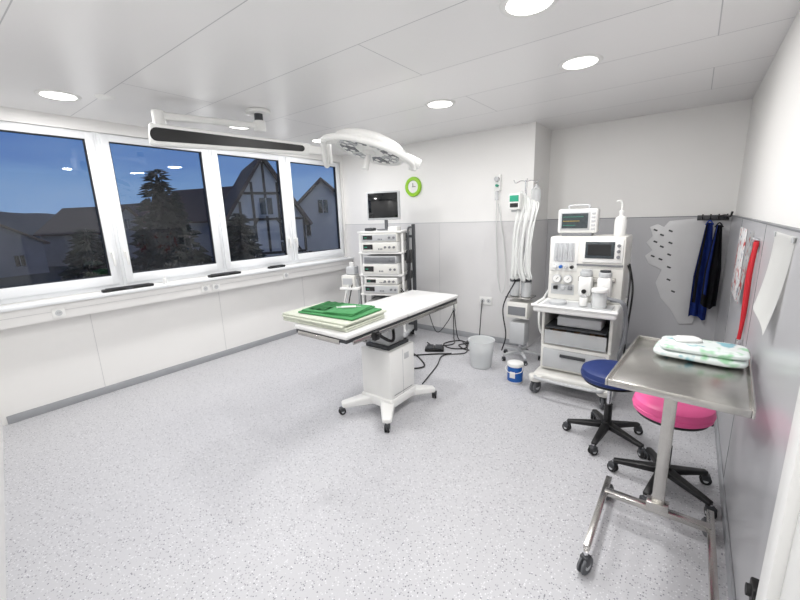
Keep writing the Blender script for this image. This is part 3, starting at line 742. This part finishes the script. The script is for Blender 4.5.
# ------------------------------------------------------------------ exterior
M_ground = mat('garden_ground', (34, 40, 38), .95, var=.3, scale=.6)
M_roof = mat('roof_tiles', (70, 54, 52), .9, var=.2, scale=3)
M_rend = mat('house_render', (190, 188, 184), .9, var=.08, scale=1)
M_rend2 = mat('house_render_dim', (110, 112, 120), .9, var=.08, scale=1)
M_timber = mat('dark_timber', (45, 36, 30), .8)
M_leaf = mat('conifer', (18, 27, 22), .95, var=.4, scale=6)
M_hill = mat('hill_forest', (50, 62, 74), 1, var=.25, scale=.08)
b = MB(); b.bx(-160, XL-1.0, -90, 150, -3.4, -3.2, M_ground); b.done('exterior_ground')
def house(loc, rz, w, d, hw, hr, timber=True, M_rend=M_rend):
    b = MB()
    b.bx(-w/2, w/2, -d/2, d/2, 0, hw, M_rend)
    RM = Matrix(((0, 0, 1, -w/2), (1, 0, 0, 0), (0, 1, 0, hw), (0, 0, 0, 1)))
    b.prism([(-d/2, 0), (d/2, 0), (0, hr)], w, M_rend, RM)
    for s_ in (-1, 1):
        l = math.hypot(d/2+.5, hr*(d/2+.5)/(d/2)); a = math.atan2(hr, d/2)
        b.box((0, s_*(d/4+.2), hw+hr/2-.2+.12), (w+.9, l, .2), M_roof, rot=(-s_*a, 0, 0))
    x = w/2
    if timber:
        for k in range(7):
            y = -d/2+d*k/6; hh = hw+hr*(1-abs(y)/(d/2))
            b.bx(x, x+.05, y-.08, y+.08, 2.6, hh-.1, M_timber)
        for z in (2.6, hw, hw+hr*.45):
            ww = d/2 if z <= hw else d/2*(1-(z-hw)/hr)
            b.bx(x, x+.06, -ww, ww, z-.08, z+.08, M_timber)
        for s_ in (-1, 1): b.box((x+.03, s_*d*.28, (2.6+hw)/2), (.06, .14, (hw-2.6)*1.3), M_timber, rot=(s_*.6, 0, 0))
    for z in (1.0, 3.4, hw+.3):
        for k, y in enumerate((-d*.25, d*.25) if z < hw else (0,)):
            b.bx(x+.07, x+.10, y-.40, y+.40, z, z+1.1, M_screen); b.bx(x+.01, x+.12, y-.5, y+.5, z-.08, z, M_rend)
            b.bx(x+.09, x+.12, y-.03, y+.03, z, z+1.1, M_rend)
    b.bx(-.3-w*.1, .3-w*.1, -.3+d*.2, .3+d*.2, hw+hr*.4, hw+hr+.6, M_roof)
    b.done('house', loc=loc, rz=rz)
G = -3.2
house((-27, 17.3, G), -.40, 8, 5.0, 4.9, 3.8)
house((-28, 25.6, G), -.85, 7, 6.4, 5.0, 3.0, False)
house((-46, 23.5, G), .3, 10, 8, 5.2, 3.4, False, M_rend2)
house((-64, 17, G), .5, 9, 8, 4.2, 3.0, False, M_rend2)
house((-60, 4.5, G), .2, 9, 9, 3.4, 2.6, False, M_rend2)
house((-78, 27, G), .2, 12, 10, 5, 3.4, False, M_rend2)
def tree(loc, h, r):
    b = MB(); b.cyl((0, 0, 0), (0, 0, h*.3), .2, M_timber, r2=.14, seg=10)
    t = random.Random(int(h*100))
    for k in range(620):
        f = t.random()**.8; z = h*(.1+.9*f); rr = r*(1-f)**.75*(.5+.6*t.random()); a = t.random()*2*PI
        p = Vector((rr*math.cos(a), rr*math.sin(a), z)); q = p+Vector((math.cos(a)*.35, math.sin(a)*.35, -.15+.2*t.random()))
        b.cyl(p*1, q, .26*(1.1-f), M_leaf, r2=.01, seg=5)
    b.lathe([(0, h*.08), (r*.75, h*.12), (r*.6, h*.4), (r*.3, h*.7), (0, h*.97)], M_leaf, seg=12)
    b.done('conifer_tree', loc=loc)
tree((-20, 7.9, G), 7.3, 2.0); tree((-18.5, 10.8, G), 5.2, 1.4); tree((-19, 4.6, G), 4.7, 1.4)
b = MB()
def hf(u, v):
    y = -120+320*u; x = -95-40*v
    z = -3+ (10.5+3.5*math.sin(u*7+1)+2*noise.noise(Vector((u*9, 0, 2)))+.5*noise.noise(Vector((u*60, 0, 2))))*math.sin(min(1, v*2)*PI/2)
    return Vector((x, y, z))
b.surf(hf, 160, 6, M_hill, 0); b.done('distant_hill')
b = MB()
for k in range(26):
    b.pillow((-12.5+random.uniform(-.4, .4), -3+k*1.15, G+.9), (1.6, 1.7, 1.9+random.uniform(0, .5)), M_leaf, e=.8, nz=.5)
b.done('garden_hedge')
# added fill sun, no such source in the scene: brightens the neighbouring facades
sl = bpy.data.lights.new('facade_fill_sun', 'SUN'); sl.energy = .55; sl.angle = .6; sl.color = (.86, .9, 1)
so = bpy.data.objects.new('facade_fill_sun', sl); S.collection.objects.link(so); so.location = (20, 0, 20)
so.rotation_euler = Vector((-1, .25, -.62)).to_track_quat('-Z', 'Y').to_euler()

# ------------------------------------------------------------------ world (dusk sky)
w = bpy.data.worlds.new('dusk_sky'); S.world = w; w.use_nodes = True
nt = w.node_tree; nt.nodes.clear(); L = nt.links
o = nt.nodes.new('ShaderNodeOutputWorld'); bg = nt.nodes.new('ShaderNodeBackground')
tc = nt.nodes.new('ShaderNodeTexCoord'); sx = nt.nodes.new('ShaderNodeSeparateXYZ'); L.new(tc.outputs['Generated'], sx.inputs[0])
nz = nt.nodes.new('ShaderNodeTexNoise'); nz.inputs['Scale'].default_value = 4; nz.inputs['Detail'].default_value = 4
mp = nt.nodes.new('ShaderNodeMapping'); mp.inputs['Scale'].default_value = (1, 1, 5); L.new(tc.outputs['Generated'], mp.inputs[0]); L.new(mp.outputs[0], nz.inputs['Vector'])
ma = nt.nodes.new('ShaderNodeMath'); ma.operation = 'MULTIPLY_ADD'; ma.inputs[1].default_value = .16; L.new(nz.outputs['Fac'], ma.inputs[0]); L.new(sx.outputs['Z'], ma.inputs[2])
rp = nt.nodes.new('ShaderNodeValToRGB'); cr = rp.color_ramp
cr.elements[0].position = .0; cr.elements[0].color = rgb(140, 168, 200)
cr.elements[1].position = .6; cr.elements[1].color = rgb(46, 80, 146)
e = cr.elements.new(.17); e.color = rgb(114, 150, 198); e = cr.elements.new(.30); e.color = rgb(58, 102, 176)
L.new(ma.outputs[0], rp.inputs['Fac']); L.new(rp.outputs['Color'], bg.inputs['Color']); L.new(bg.outputs[0], o.inputs['Surface'])
bg.inputs['Strength'].default_value = 1.0

# ------------------------------------------------------------------ camera
cd = bpy.data.cameras.new('camera'); cam = bpy.data.objects.new('camera', cd); S.collection.objects.link(cam)
zc = Vector((.5954, -.7746, .2136)).normalized(); xc = Vector((.7968, .6034, -.0326)); xc = (xc-zc*xc.dot(zc)).normalized(); yc = zc.cross(xc)
Mx = Matrix((xc, yc, zc)).transposed().to_4x4(); Mx.translation = Vector((0, 0, H)); cam.matrix_world = Mx
cd.sensor_width = 36; cd.lens = 380/800*36; cd.clip_start = .02; cd.clip_end = 500
S.camera = cam
S.view_settings.view_transform = 'Standard'
